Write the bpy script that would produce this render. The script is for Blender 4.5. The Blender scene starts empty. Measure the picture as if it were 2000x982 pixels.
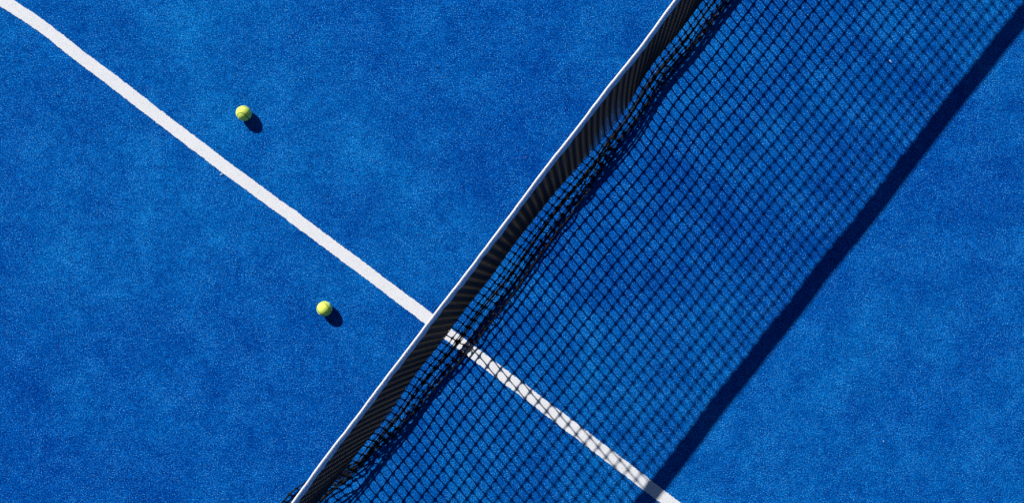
import bpy, math
import numpy as np

# ------------------------------------------------------------------ camera
# Ground frame: origin on the court under the camera, X right / Y up in plan, metres.
S = 440.0                    # ground pixels (of the 2000 px photo) per metre
NX, NY = 1130.0, 595.0       # foot of the camera's plumb line in the photo
H = 4.3
def gp(px, py):              # plan position of something lying on the court
    return ((px - NX) / S, (NY - py) / S)

scene = bpy.context.scene
cam_d = bpy.data.cameras.new('camera')
cam = bpy.data.objects.new('camera', cam_d)
scene.collection.objects.link(cam)
cam.location = (0, 0, H)
cam.rotation_euler = (0, 0, 0)
cam_d.sensor_width = 36
cam_d.lens = 36 * S * H / 2000
cam_d.shift_x = (1000 - NX) / 2000
cam_d.shift_y = (NY - 491) / 2000
cam_d.clip_start = 0.1
cam_d.clip_end = 2000
scene.camera = cam

# ------------------------------------------------------------------ light
EL = math.radians(36.5)
D = np.array([0.64, -0.768]); D /= np.linalg.norm(D)      # way the shadows fall
world = bpy.data.worlds.new('World'); scene.world = world
world.use_nodes = True
nt = world.node_tree
sky = nt.nodes.new('ShaderNodeTexSky')
sky.sky_type = 'NISHITA'; sky.sun_disc = False
sky.sun_elevation = EL
sky.air_density = 0.6; sky.dust_density = 0.3; sky.ozone_density = 7.0
sky.sun_rotation = math.atan2(-D[0], -D[1])
bg = nt.nodes['Background']
nt.links.new(sky.outputs[0], bg.inputs[0])
bg.inputs[1].default_value = 0.05
sd = bpy.data.lights.new('sun', 'SUN')
sd.energy = 5.0; sd.angle = math.radians(0.53); sd.color = (1.0, 0.99, 0.97)
sun = bpy.data.objects.new('sun', sd); scene.collection.objects.link(sun)
from mathutils import Vector, noise
sun.rotation_euler = Vector((D[0]*math.cos(EL), D[1]*math.cos(EL), -math.sin(EL))).to_track_quat('-Z', 'Y').to_euler()
scene.view_settings.view_transform = 'Standard'
scene.view_settings.look = 'None'
scene.view_settings.exposure = 0.1
scene.view_settings.gamma = 1

# ------------------------------------------------------------------ helpers
def link(name, me, mat=None, parent=None, smooth=True):
    if mat: me.materials.append(mat)
    if smooth: me.polygons.foreach_set('use_smooth', [True] * len(me.polygons))
    o = bpy.data.objects.new(name, me)
    scene.collection.objects.link(o)
    if parent: o.parent = parent
    return o
def mesh_np(name, V, F):
    me = bpy.data.meshes.new(name)
    me.from_pydata(V.tolist(), [], F.tolist() if hasattr(F, 'tolist') else F)
    me.update()
    return me
def tag(o, label=None, cat=None, group=None, kind=None):
    for k, v in (('label', label), ('category', cat), ('group', group), ('kind', kind)):
        if v: o[k] = v
    return o

class Nodes:
    def __init__(s, name):
        s.m = bpy.data.materials.new(name); s.m.use_nodes = True
        s.t = s.m.node_tree; s.b = s.t.nodes['Principled BSDF']
        tc = s.t.nodes.new('ShaderNodeTexCoord'); s.co = tc.outputs['Object']
    def link(s, a, b): s.t.links.new(a, b)
    def noise(s, scale, detail=2, rough=0.5, dist=0.0):
        n = s.t.nodes.new('ShaderNodeTexNoise')
        n.inputs['Scale'].default_value = scale; n.inputs['Detail'].default_value = detail
        n.inputs['Roughness'].default_value = rough; n.inputs['Distortion'].default_value = dist
        s.link(s.co, n.inputs['Vector']); return n.outputs['Fac']
    def shift(s, a, b, k):
        n = s.t.nodes.new('ShaderNodeMath'); n.operation = 'MULTIPLY_ADD'
        n.inputs[1].default_value = k; s.link(b, n.inputs[0]); s.link(a, n.inputs[2]); return n.outputs[0]
    def voronoi(s, scale, out='Distance'):
        n = s.t.nodes.new('ShaderNodeTexVoronoi'); n.inputs['Scale'].default_value = scale
        s.link(s.co, n.inputs['Vector']); return n.outputs[out]
    def ramp(s, fac, stops):
        n = s.t.nodes.new('ShaderNodeValToRGB')
        e = n.color_ramp.elements
        while len(e) < len(stops): e.new(0.5)
        for k, (p, c) in enumerate(stops):
            e[k].position = p
            e[k].color = (c, c, c, 1) if isinstance(c, (int, float)) else (*c, 1)
        s.link(fac, n.inputs[0]); return n.outputs[0]
    def mix(s, fac, a, b, mode='MIX'):
        n = s.t.nodes.new('ShaderNodeMix'); n.data_type = 'RGBA'; n.blend_type = mode
        for sock, v in ((n.inputs[0], fac), (n.inputs[6], a), (n.inputs[7], b)):
            if isinstance(v, (int, float)): sock.default_value = v
            elif isinstance(v, tuple): sock.default_value = (*v, 1)
            else: s.link(v, sock)
        return n.outputs[2]
    def bump(s, h, strength, dist):
        n = s.t.nodes.new('ShaderNodeBump')
        n.inputs['Strength'].default_value = strength; n.inputs['Distance'].default_value = dist
        s.link(h, n.inputs['Height']); s.link(n.outputs[0], s.b.inputs['Normal'])
    def set(s, color=None, rough=0.8, spec=0.3, **kw):
        if color is not None:
            if isinstance(color, tuple): s.b.inputs['Base Color'].default_value = (*color, 1)
            else: s.link(color, s.b.inputs['Base Color'])
        s.b.inputs['Roughness'].default_value = rough
        s.b.inputs['Specular IOR Level'].default_value = spec
        for k, v in kw.items(): s.b.inputs[k.replace('_', ' ')].default_value = v
        return s.m

# ------------------------------------------------------------------ materials
def turf_material():
    n = Nodes('blue_turf')
    big = n.noise(0.55, 3, 0.5)
    mid = n.noise(2.6, 5, 0.62, 0.4)
    base = n.mix(n.ramp(big, [(0.35, 0.0), (0.65, 1.0)]), (0.0002, 0.102, 0.465), (0.0012, 0.162, 0.550))
    base = n.mix(n.ramp(mid, [(0.36, 0.0), (0.66, 1.0)]), n.mix(1.0, base, (0.50, 0.68, 0.84), 'MULTIPLY'), base)
    base = n.mix(n.ramp(n.noise(8.5, 4, 0.65, 0.3), [(0.38, 0.0), (0.62, 1.0)]), n.mix(1.0, base, (0.6, 0.80, 0.88), 'MULTIPLY'), base)
    wear = n.ramp(n.noise(6.5, 5, 0.68, 0.6), [(0.30, 0.0), (0.70, 1.0)])
    g = n.shift(n.noise(165, 2, 0.8), wear, 0.055)
    g = n.shift(g, n.noise(34, 3, 0.7), 0.26)
    dark = n.mix(1.0, base, (0.10, 0.30, 0.46), 'MULTIPLY')
    lite = n.mix(1.0, base, (12.0, 2.1, 1.5), 'MULTIPLY')
    c = n.mix(n.ramp(g, [(0.52, 0.0), (0.70, 1.0)]), dark, base)
    c = n.mix(n.ramp(g, [(0.68, 0.0), (0.83, 1.0)]), c, lite)
    # sun glints off tilted fibres, painted into the colour as pale specks
    glint = n.ramp(n.shift(n.noise(215, 1, 0.5), wear, 0.06), [(0.67, 0.0), (0.73, 1.0)])
    c = n.mix(glint, c, (0.09, 0.46, 0.88))
    n.bump(g, 0.8, 0.006)
    return n.set(c, 0.9, 0.0)
def line_material():
    n = Nodes('white_turf')
    g = n.noise(260, 3, 0.75)
    c = n.mix(n.ramp(g, [(0.30, 0.0), (0.50, 1.0)]), (0.48, 0.48, 0.53), (0.84, 0.84, 0.84))
    dirt = n.ramp(n.noise(95, 2, 0.6), [(0.68, 0.0), (0.76, 0.55)])
    c = n.mix(dirt, c, (0.42, 0.40, 0.42))
    c = n.mix(n.ramp(n.noise(7, 3), [(0.45, 0.0), (0.7, 0.10)]), c, (0.45, 0.47, 0.55))
    n.bump(g, 0.35, 0.003)
    return n.set(c, 0.85, 0.15)
def cord_material():
    n = Nodes('black_cord')
    c = n.mix(n.noise(900, 2), (0.002, 0.0022, 0.003), (0.007, 0.0075, 0.009))
    n.bump(n.noise(700, 2), 0.4, 0.001)
    return n.set(c, 0.42, 0.10)
def tape_material():
    n = Nodes('white_tape')
    c = n.mix(n.ramp(n.noise(60, 4, 0.6), [(0.4, 0.0), (0.75, 0.5)]), (0.80, 0.80, 0.82), (0.50, 0.50, 0.55))
    n.bump(n.noise(120, 3), 0.3, 0.002)
    m = n.set(c, 0.55, 0.4)
    n.b.inputs['Subsurface Weight'].default_value = 0.7
    n.b.inputs['Subsurface Radius'].default_value = (1, 1, 1)
    n.b.inputs['Subsurface Scale'].default_value = 0.012
    return m
def felt_material():
    n = Nodes('yellow_felt')
    f = n.noise(600, 3, 0.7)
    c = n.mix(n.ramp(f, [(0.3, 0.0), (0.7, 1.0)]), (0.68, 1.0, 0.03), (0.95, 1.0, 0.30))
    c = n.mix(n.ramp(n.noise(45, 2), [(0.45, 0.0), (0.75, 0.35)]), c, (0.58, 0.85, 0.03))
    n.bump(f, 0.35, 0.0015)
    m = n.set(c, 0.75, 0.3)
    n.b.inputs['Sheen Weight'].default_value = 0.5
    n.b.inputs['Subsurface Weight'].default_value = 0.55
    n.b.inputs['Subsurface Radius'].default_value = (0.8, 1, 0.15)
    n.b.inputs['Subsurface Scale'].default_value = 0.022
    n.b.inputs['Sheen Roughness'].default_value = 0.4
    return m
def plain(name, col, rough=0.8):
    n = Nodes(name)
    c = n.mix(n.noise(500, 2), tuple(x * 0.75 for x in col), col)
    return n.set(c, rough, 0.2)
M_TURF, M_LINE, M_CORD, M_TAPE, M_FELT = turf_material(), line_material(), cord_material(), tape_material(), felt_material()
M_SEAM = plain('seam_rubber', (0.06, 0.17, 0.01), 0.6)
M_PRINT = plain('ball_print', (0.03, 0.06, 0.02), 0.6)

# ------------------------------------------------------------------ ground
me = bpy.data.meshes.new('court')
R = 400.0
me.from_pydata([(-R, -R, 0), (R, -R, 0), (R, R, 0), (-R, R, 0)], [], [(0, 1, 2, 3)])
tag(link('blue_court', me, M_TURF, smooth=False), kind='structure')

# the inlaid white centre line: ragged, slightly wandering strip
rng = np.random.default_rng(7)
def centre_line():
    pts = [(-700, -395), (-200, -148), (0, -1), (25, 14), (60, 36), (100, 65), (150, 105), (250, 181), (350, 258), (450, 334),
           (550, 407), (650, 481), (750, 556), (840, 624), (875, 651), (1000, 745), (1100, 821), (1200, 897), (1286, 963), (1700, 1275), (2600, 1955)]
    P = np.array([gp(*p) for p in pts])
    d = np.r_[0, np.cumsum(np.hypot(*np.diff(P, axis=0).T))]
    s = np.arange(0, d[-1], 0.0035)
    x = np.interp(s, d, P[:, 0]); y = np.interp(s, d, P[:, 1])
    k = np.hanning(31); k /= k.sum()
    pad = 15
    xs = np.convolve(np.pad(x, pad, 'edge'), k, 'valid'); ys = np.convolve(np.pad(y, pad, 'edge'), k, 'valid')
    tx, ty = np.gradient(xs), np.gradient(ys); L = np.hypot(tx, ty); tx /= L; ty /= L
    V, F = [], []
    for side in (-1, 1):
        j = rng.normal(0, 0.0008, len(s))
        j += np.convolve(rng.normal(0, 0.0015, len(s)), np.ones(5) / 5, 'same')
        j += np.convolve(rng.normal(0, 0.003, len(s)), np.ones(40) / 40, 'same')
        w = 0.0272 + j
        V.append(np.c_[xs - ty * side * w, ys + tx * side * w, np.full(len(s), 0.003)])
    V = np.stack(V, 1).reshape(-1, 3)
    i = np.arange(len(s) - 1) * 2
    F = np.c_[i, i + 2, i + 3, i + 1]
    return mesh_np('centre_line', V, F)
ln = link('centre_line', centre_line(), M_LINE, smooth=False)
tag(ln, kind='structure')

# ------------------------------------------------------------------ the net
ND = np.array([0.609, 0.793]); ND /= np.linalg.norm(ND)    # along the net
QD = np.array([ND[1], -ND[0]])                              # across it, to the right
Q0 = -0.380                                                 # net plane
TOP, TBOT = 0.900, 0.845
U0, U1 = -2.66, 3.80
CW, RH = 0.0381, 0.0419
NROWV, NROWL = 18, 9
LL = NROWL * RH
def to_world(u, q, z):
    u, q, z = np.broadcast_arrays(u, q, z)
    return np.stack([u * ND[0] + (q + Q0) * QD[0], u * ND[1] + (q + Q0) * QD[1], z], -1)
def smooth1(seed, f, n=6, spread=0.6):
    r = np.random.default_rng(seed)
    fr = f * (1 + spread * r.uniform(-1, 1, n)); ph = r.uniform(0, 6.283, n); am = r.uniform(0.5, 1, n)
    am /= am.sum() * 0.6
    return lambda u: sum(a * np.sin(k * u * 6.283 + p) for a, k, p in zip(am, fr, ph))
nA, nB, nC, nD_, nE, nF = (smooth1(k, f) for k, f in ((1, 0.5), (2, 1.1), (3, 2.2), (4, 3.5), (5, 5.0), (6, 9.0)))
WU = np.array([-2.7, -2.0, -1.50, -1.35, -1.27, -1.17, -0.985, -0.73, -0.43, -0.155, 0.16, 0.40, 0.55, 0.69, 0.92, 1.22, 1.446, 2.2, 3.0, 3.9])
WV = np.array([-.05, -.13, -.140, -.112, -.06, .015, .070, .100, .125, .122, .115, .112, .085, .055, .082, .089, .093, .12, .07, .10])
BU = np.array([-2.7, -1.25, -1.05, -0.8, -0.5, 0.2, 0.45, 0.62, 0.8, 1.2, 3.9])
BV = np.array([.1, 0.25, 0.9, 0.5, 0.15, 0.15, 0.9, 1.0, 0.35, 0.15, .4])
def tape_dip(u):            # the net is a little lower in the middle
    return 0.0012 * nB(u) + 0.0015 * (u + 0.46) ** 2
def tape_q(u):
    return 0.0022 * nC(u) + 0.003 * nA(u)
def pos(u, s):
    """u along the net, s down the mesh from the tape (metres of netting)."""
    u, s = np.broadcast_arrays(np.asarray(u, float), np.asarray(s, float))
    s1 = NROWV * RH
    z0 = TBOT + tape_dip(u)
    zk = z0 - s1
    W = sum(np.interp(u + d, WU, WV) for d in (-.09, -.045, 0, .045, .09)) / 5; B = np.interp(u, BU, BV)
    bulge = np.interp(u, [-3, -1.6, -1.25, -0.95, 4], [.05, .055, .055, 0, 0])
    a = np.clip(s / s1, 0, 1)
    q = tape_q(u) + (0.012 * nA(u * 0.7 + 5) + 0.004) * np.sin(a * math.pi) ** 1 + 0.003 * nC(u + 3) * a
    z = z0 - np.minimum(s, s1)
    t = np.clip((s - s1) / LL, 0, 1)
    env = np.clip(t * 2.2, 0, 1) ** 1.2 * np.where(t > 0, 1, 0)
    ph = 0.16 * nC(u * 0.8) + B * 0.30 * nE(u)
    amp = 0.017 * np.clip(W / 0.10, 0.12, 1.0)
    f1 = 1.15 + 0.12 * nC(u * 0.6 + 2)
    q = q + amp * (np.sin(2 * math.pi * f1 * t) - t * np.sin(2 * math.pi * f1))
    cyc = 2 * math.pi * (2.9 * t + ph)
    q = q + W * (1.35 * t - 0.35 * t * t) + bulge * np.sin(math.pi * np.minimum(t * 1.15, 1)) + env * (1 - 0.35 * t) * (0.0035 + 0.004 * B) * np.sin(cyc) + env * B * 0.008 * nF(u * 0.8 + t * 2.1)
    q = q + (0.030 * np.exp(-((u - 0.68) / 0.20) ** 2) + 0.014 * np.exp(-((u + 0.92) / 0.14) ** 2)) * a ** 3
    zb = zk * (1 - t) ** 3.2
    z = np.where(t > 0, zb + 0.005 + env * (0.004 + 0.004 * B) * (1 + np.cos(cyc + 0.8)) + 0.016 * np.sin(math.pi * np.clip((t - .15) / .6, 0, 1)) ** 2 + env * 0.003 * (1 + nF(u + 3 * t)), z)
    z = np.where((t > 0) & (t < 0.12), z - 0.006 * (1 - t / 0.12), z)
    z = np.maximum(z, 0.004)
    du = 0.0013 * nE(u + 2.3 * s) + a ** 5 * B * 0.008 * nD_(u * 0.8) + env * ((0.005 + 0.010 * B) * nE(u * 0.9 + 1.7 * t) + 0.02 * B * np.sin(3 * t + 4 * u))
    return to_world(u + du, q, z)

def tubes(P, side, ra, rb, n):
    """P (k, m, 3) polylines; side (k, m, 3) second axis; radii (k, m) along the two axes."""
    k, m, _ = P.shape
    T = np.gradient(P, axis=1); T /= np.linalg.norm(T, axis=2, keepdims=True) + 1e-12
    A = np.cross(T, side); A /= np.linalg.norm(A, axis=2, keepdims=True) + 1e-12
    Bv = np.cross(A, T)
    ang = np.arange(n) * 2 * math.pi / n
    V = P[:, :, None] + A[:, :, None] * (ra[..., None] * np.cos(ang))[..., None] + Bv[:, :, None] * (rb[..., None] * np.sin(ang))[..., None]
    idx = np.arange(k * m * n).reshape(k, m, n)
    a = idx[:, :-1, :]; b = np.roll(a, -1, 2); d = idx[:, 1:, :]; c = np.roll(d, -1, 2)
    return V.reshape(-1, 3), np.stack([a, b, c, d], -1).reshape(-1, 4)

def netting():
    ncol = int((U1 - U0) / CW)
    nrow = NROWV + NROWL
    us = U0 + CW * np.arange(ncol + 1)
    # each column of cords
    sub = 6
    s = np.linspace(0, nrow * RH, nrow * sub + 1)
    cell = np.abs(((np.arange(len(s)) % sub) / sub + 0.5) % 1 - 0.5) * 2     # 0 at a knot, 1 mid-cell
    jit = np.random.default_rng(11).normal(0, 0.0009, len(us))
    us = us + jit
    UU, SS = np.meshgrid(us, s, indexing='ij')
    e = 1e-3
    P = pos(UU, SS); side = pos(UU + e, SS) - P
    knot = ((1 - cell) ** 2.2)[None].repeat(len(us), 0)
    V1, F1 = tubes(P, side, 0.0024 + 0.0006 * knot, 0.0026 + 0.0026 * knot, 6)
    # each row of cords, wider (spliced) towards the knots
    sub = 6
    uu = U0 + CW * np.arange(ncol * sub + 1) / sub
    srow = RH * np.arange(1, nrow + 1)
    w = (np.arange(len(uu)) % sub) / sub
    near = np.abs(((w + 0.5) % 1) - 0.5) * 2
    near = 1 - near                                     # 1 at a knot
    UU, SS = np.meshgrid(uu, srow, indexing='xy')
    SS = SS + 0.0020 * np.sin(w * math.pi)[None] ** 2
    P = pos(UU, SS); side = P - pos(UU, SS - e)
    rb = 0.0019 + 0.0044 * near ** 2.0
    ra = 0.0026 + 0.0008 * near ** 2
    V2, F2 = tubes(P, side, ra[None].repeat(len(srow), 0), rb[None].repeat(len(srow), 0), 6)
    return mesh_np('netting', np.r_[V1, V2], np.r_[F1, F2 + len(V1)])

net = bpy.data.objects.new('net', None); scene.collection.objects.link(net)
c0 = to_world(np.array((U0 + U1) / 2), np.array(0.0), np.array(0.0))
tag(net, 'long black mesh net with a white top tape, stretched across the blue court', 'net')
link('netting', netting(), M_CORD, net)

def hem():
    u = np.arange(U0, U1, 0.006)
    s = np.full_like(u, (NROWV + NROWL) * RH)
    P = pos(u, s)[None] + np.array([0, 0, 0.001])
    side = np.tile(np.array([0, 0, 1.0]), P.shape[:2] + (1,))
    r = np.full(P.shape[:2], 0.0026)
    return mesh_np('hem_cord', *tubes(P, side, r, r, 8))
link('hem_cord', hem(), M_CORD, net)

def tape():
    # keyhole section: a round fold over the cable, pinched below it, then the flared skirt
    sec = [(-.0062, .000), (-.0048, .020), (-.0026, .038), (-.0040, .0455), (-.0044, .0495), (-.0032, .0535), (0, .0551), (.0032, .0535), (.0044, .0495),
           (.0040, .0455), (.0020, .038), (.0046, .030), (.0072, .012), (.0084, .000), (.0068, .000), (.0040, .012), (.0008, .032), (-.0008, .032), (-.0036, .012), (-.0048, .000)]
    u = np.arange(U0, U1, 0.0065)
    V = []
    lace = np.abs(np.sin(u / CW / 2 * math.pi))
    wav = 0.004 * nE(u) + 0.003 * nF(u)
    for q, z in sec:
        low = max(0.0, 1 - z / 0.046)
        zz = TBOT + tape_dip(u) + z - low * 0.003 * lace + 0.0004 * nF(u) 
        sgn = 1 if q > 0 else -1
        qq = tape_q(u) + q + sgn * low * (0.35 * wav + 0.0016 * lace) + 0.0006 * nF(u * 1.3)
        V.append(to_world(u, qq, zz))
    V = np.stack(V, 1); m, n, _ = V.shape
    idx = np.arange(m * n).reshape(m, n)
    a = idx[:-1]; b = np.roll(a, -1, 1); d = idx[1:]; c = np.roll(d, -1, 1)
    return mesh_np('top_tape', V.reshape(-1, 3), np.stack([a, d, c, b], -1).reshape(-1, 4))
tp = link('top_tape', tape(), M_TAPE, net)

# ------------------------------------------------------------------ balls
def ball(px, py, rot, label, print_marks=False):
    """px, py: where the ball's centre is seen."""
    r = 0.0334
    k = (H - r) / H
    x, y = gp(px, py); x *= k; y *= k
    root = bpy.data.objects.new('tennis_ball', None); scene.collection.objects.link(root)
    root.location = (x, y, 0)
    tag(root, label, 'tennis ball', 'tennis balls on the court')
    import bmesh
    bm = bmesh.new(); bmesh.ops.create_icosphere(bm, subdivisions=5, radius=r)
    Rm = rot
    th = np.linspace(0, 2 * math.pi, 241)
    a_, b_, c_ = .75, .25, 2 * math.sqrt(.75 * .25)
    C = np.stack([a_ * np.cos(th) + b_ * np.cos(3 * th), a_ * np.sin(th) - b_ * np.sin(3 * th), c_ * np.sin(2 * th)], -1)
    for v in bm.verts:
        n = v.co.normalized()
        d = np.min(np.linalg.norm(C - np.array(n), axis=1))
        v.co = n * (r - 0.0007 * math.exp(-(d / 0.055) ** 2) + 0.0002 * noise.noise(n * 24) + 0.00012 * noise.noise(n * 60))
    me = bpy.data.meshes.new('felt'); bm.to_mesh(me); bm.free()
    o = link('felt', me, M_FELT, root); o.location = (0, 0, r - 0.0004); o.rotation_euler = rot.to_euler()
    P = (C * (r - 0.0003))[None]
    side = C[None]
    V, F = tubes(P, side, np.full((1, 241), 0.0011), np.full((1, 241), 0.0009), 6)
    o = link('seam', mesh_np('seam', V, F), M_SEAM, root); o.location = (0, 0, r - 0.0004); o.rotation_euler = rot.to_euler()
    return root
from mathutils import Matrix
def facing(ang, spin=0.0):
    """turn the ball so that the seam's U bend, ang degrees round from the lobe's middle, faces up"""
    L = Vector((.7071, .7071, 0)); Z = Vector((0, 0, 1)); a = math.radians(ang)
    v = L * math.cos(a) + Z * math.sin(a); up = -L * math.sin(a) + Z * math.cos(a); rt = up.cross(v)
    return Matrix.Rotation(math.radians(spin), 3, 'Z') @ Matrix((rt, up, v))
ball(476, 221.5, facing(68, -4), 'bright yellow-green ball lying above the white line, its curved dark seam facing up')
ball(633.5, 602.5, facing(-8, 40), 'bright yellow-green ball lying below the white line, the one closer to the net')

# ------------------------------------------------------------------ little things lying on the court
def scrap(name, px, py, length, width, ang, col, label, cat, seed):
    r = np.random.default_rng(seed); n = 7
    t = np.linspace(0, 1, n)
    cx = (t - .5) * length; cy = 0.12 * length * np.sin(t * 3 + r.uniform(0, 3)); cz = 0.003 + 0.002 * np.sin(t * 3.1)
    ca, sa = math.cos(ang), math.sin(ang)
    x, y = gp(px, py)
    P = np.stack([x + cx * ca - cy * sa, y + cx * sa + cy * ca, cz], -1)[None]
    w = width / 2 * np.clip(np.sin(np.clip(t, .08, .92) * math.pi) ** .4, .2, 1) * r.uniform(.85, 1.1, n)
    side = np.tile(np.array([0, 0, 1.0]), P.shape[:2] + (1,))
    V, F = tubes(P, side, w[None], np.full((1, n), 0.0009), 6)
    F = F.tolist() + [list(range(5, -1, -1)), list(range(len(V) - 6, len(V)))]
    o = link(name, mesh_np(name, V, F), plain(name + '_surface', col), None)
    tag(o, label, cat)
scrap('paper_scrap', 1738.5, 121, .014, .004, -0.65, (0.9, 0.88, 0.8), 'tiny white sliver inside the net shadow near the upper right', 'litter', 1)
scrap('paper_scrap', 1725, 861, .009, .003, -0.9, (0.7, 0.72, 0.75), 'tiny pale sliver on the open court right of the dark shadow band', 'litter', 2)
scrap('dirt_crumb', 113.5, 188, .007, .006, 0.3, (0.015, 0.012, 0.02), 'small black crumb below the upper left end of the white line', 'debris', 3)
scrap('dirt_crumb', 855, 132, .006, .005, 1.3, (0.02, 0.02, 0.03), 'small dark crumb near the top of the court between line and net', 'debris', 4)
scrap('leaf_bit', 1027, 307, .007, .004, 0.4, (0.35, 0.16, 0.30), 'tiny pinkish fleck close beside the white tape of the net', 'debris', 5)
scrap('fibre_tuft', 433, 341, .014, .005, 0.9, (0.62, 0.66, 0.74), 'frayed pale tuft sticking out of the lower edge of the white line', 'debris', 6)
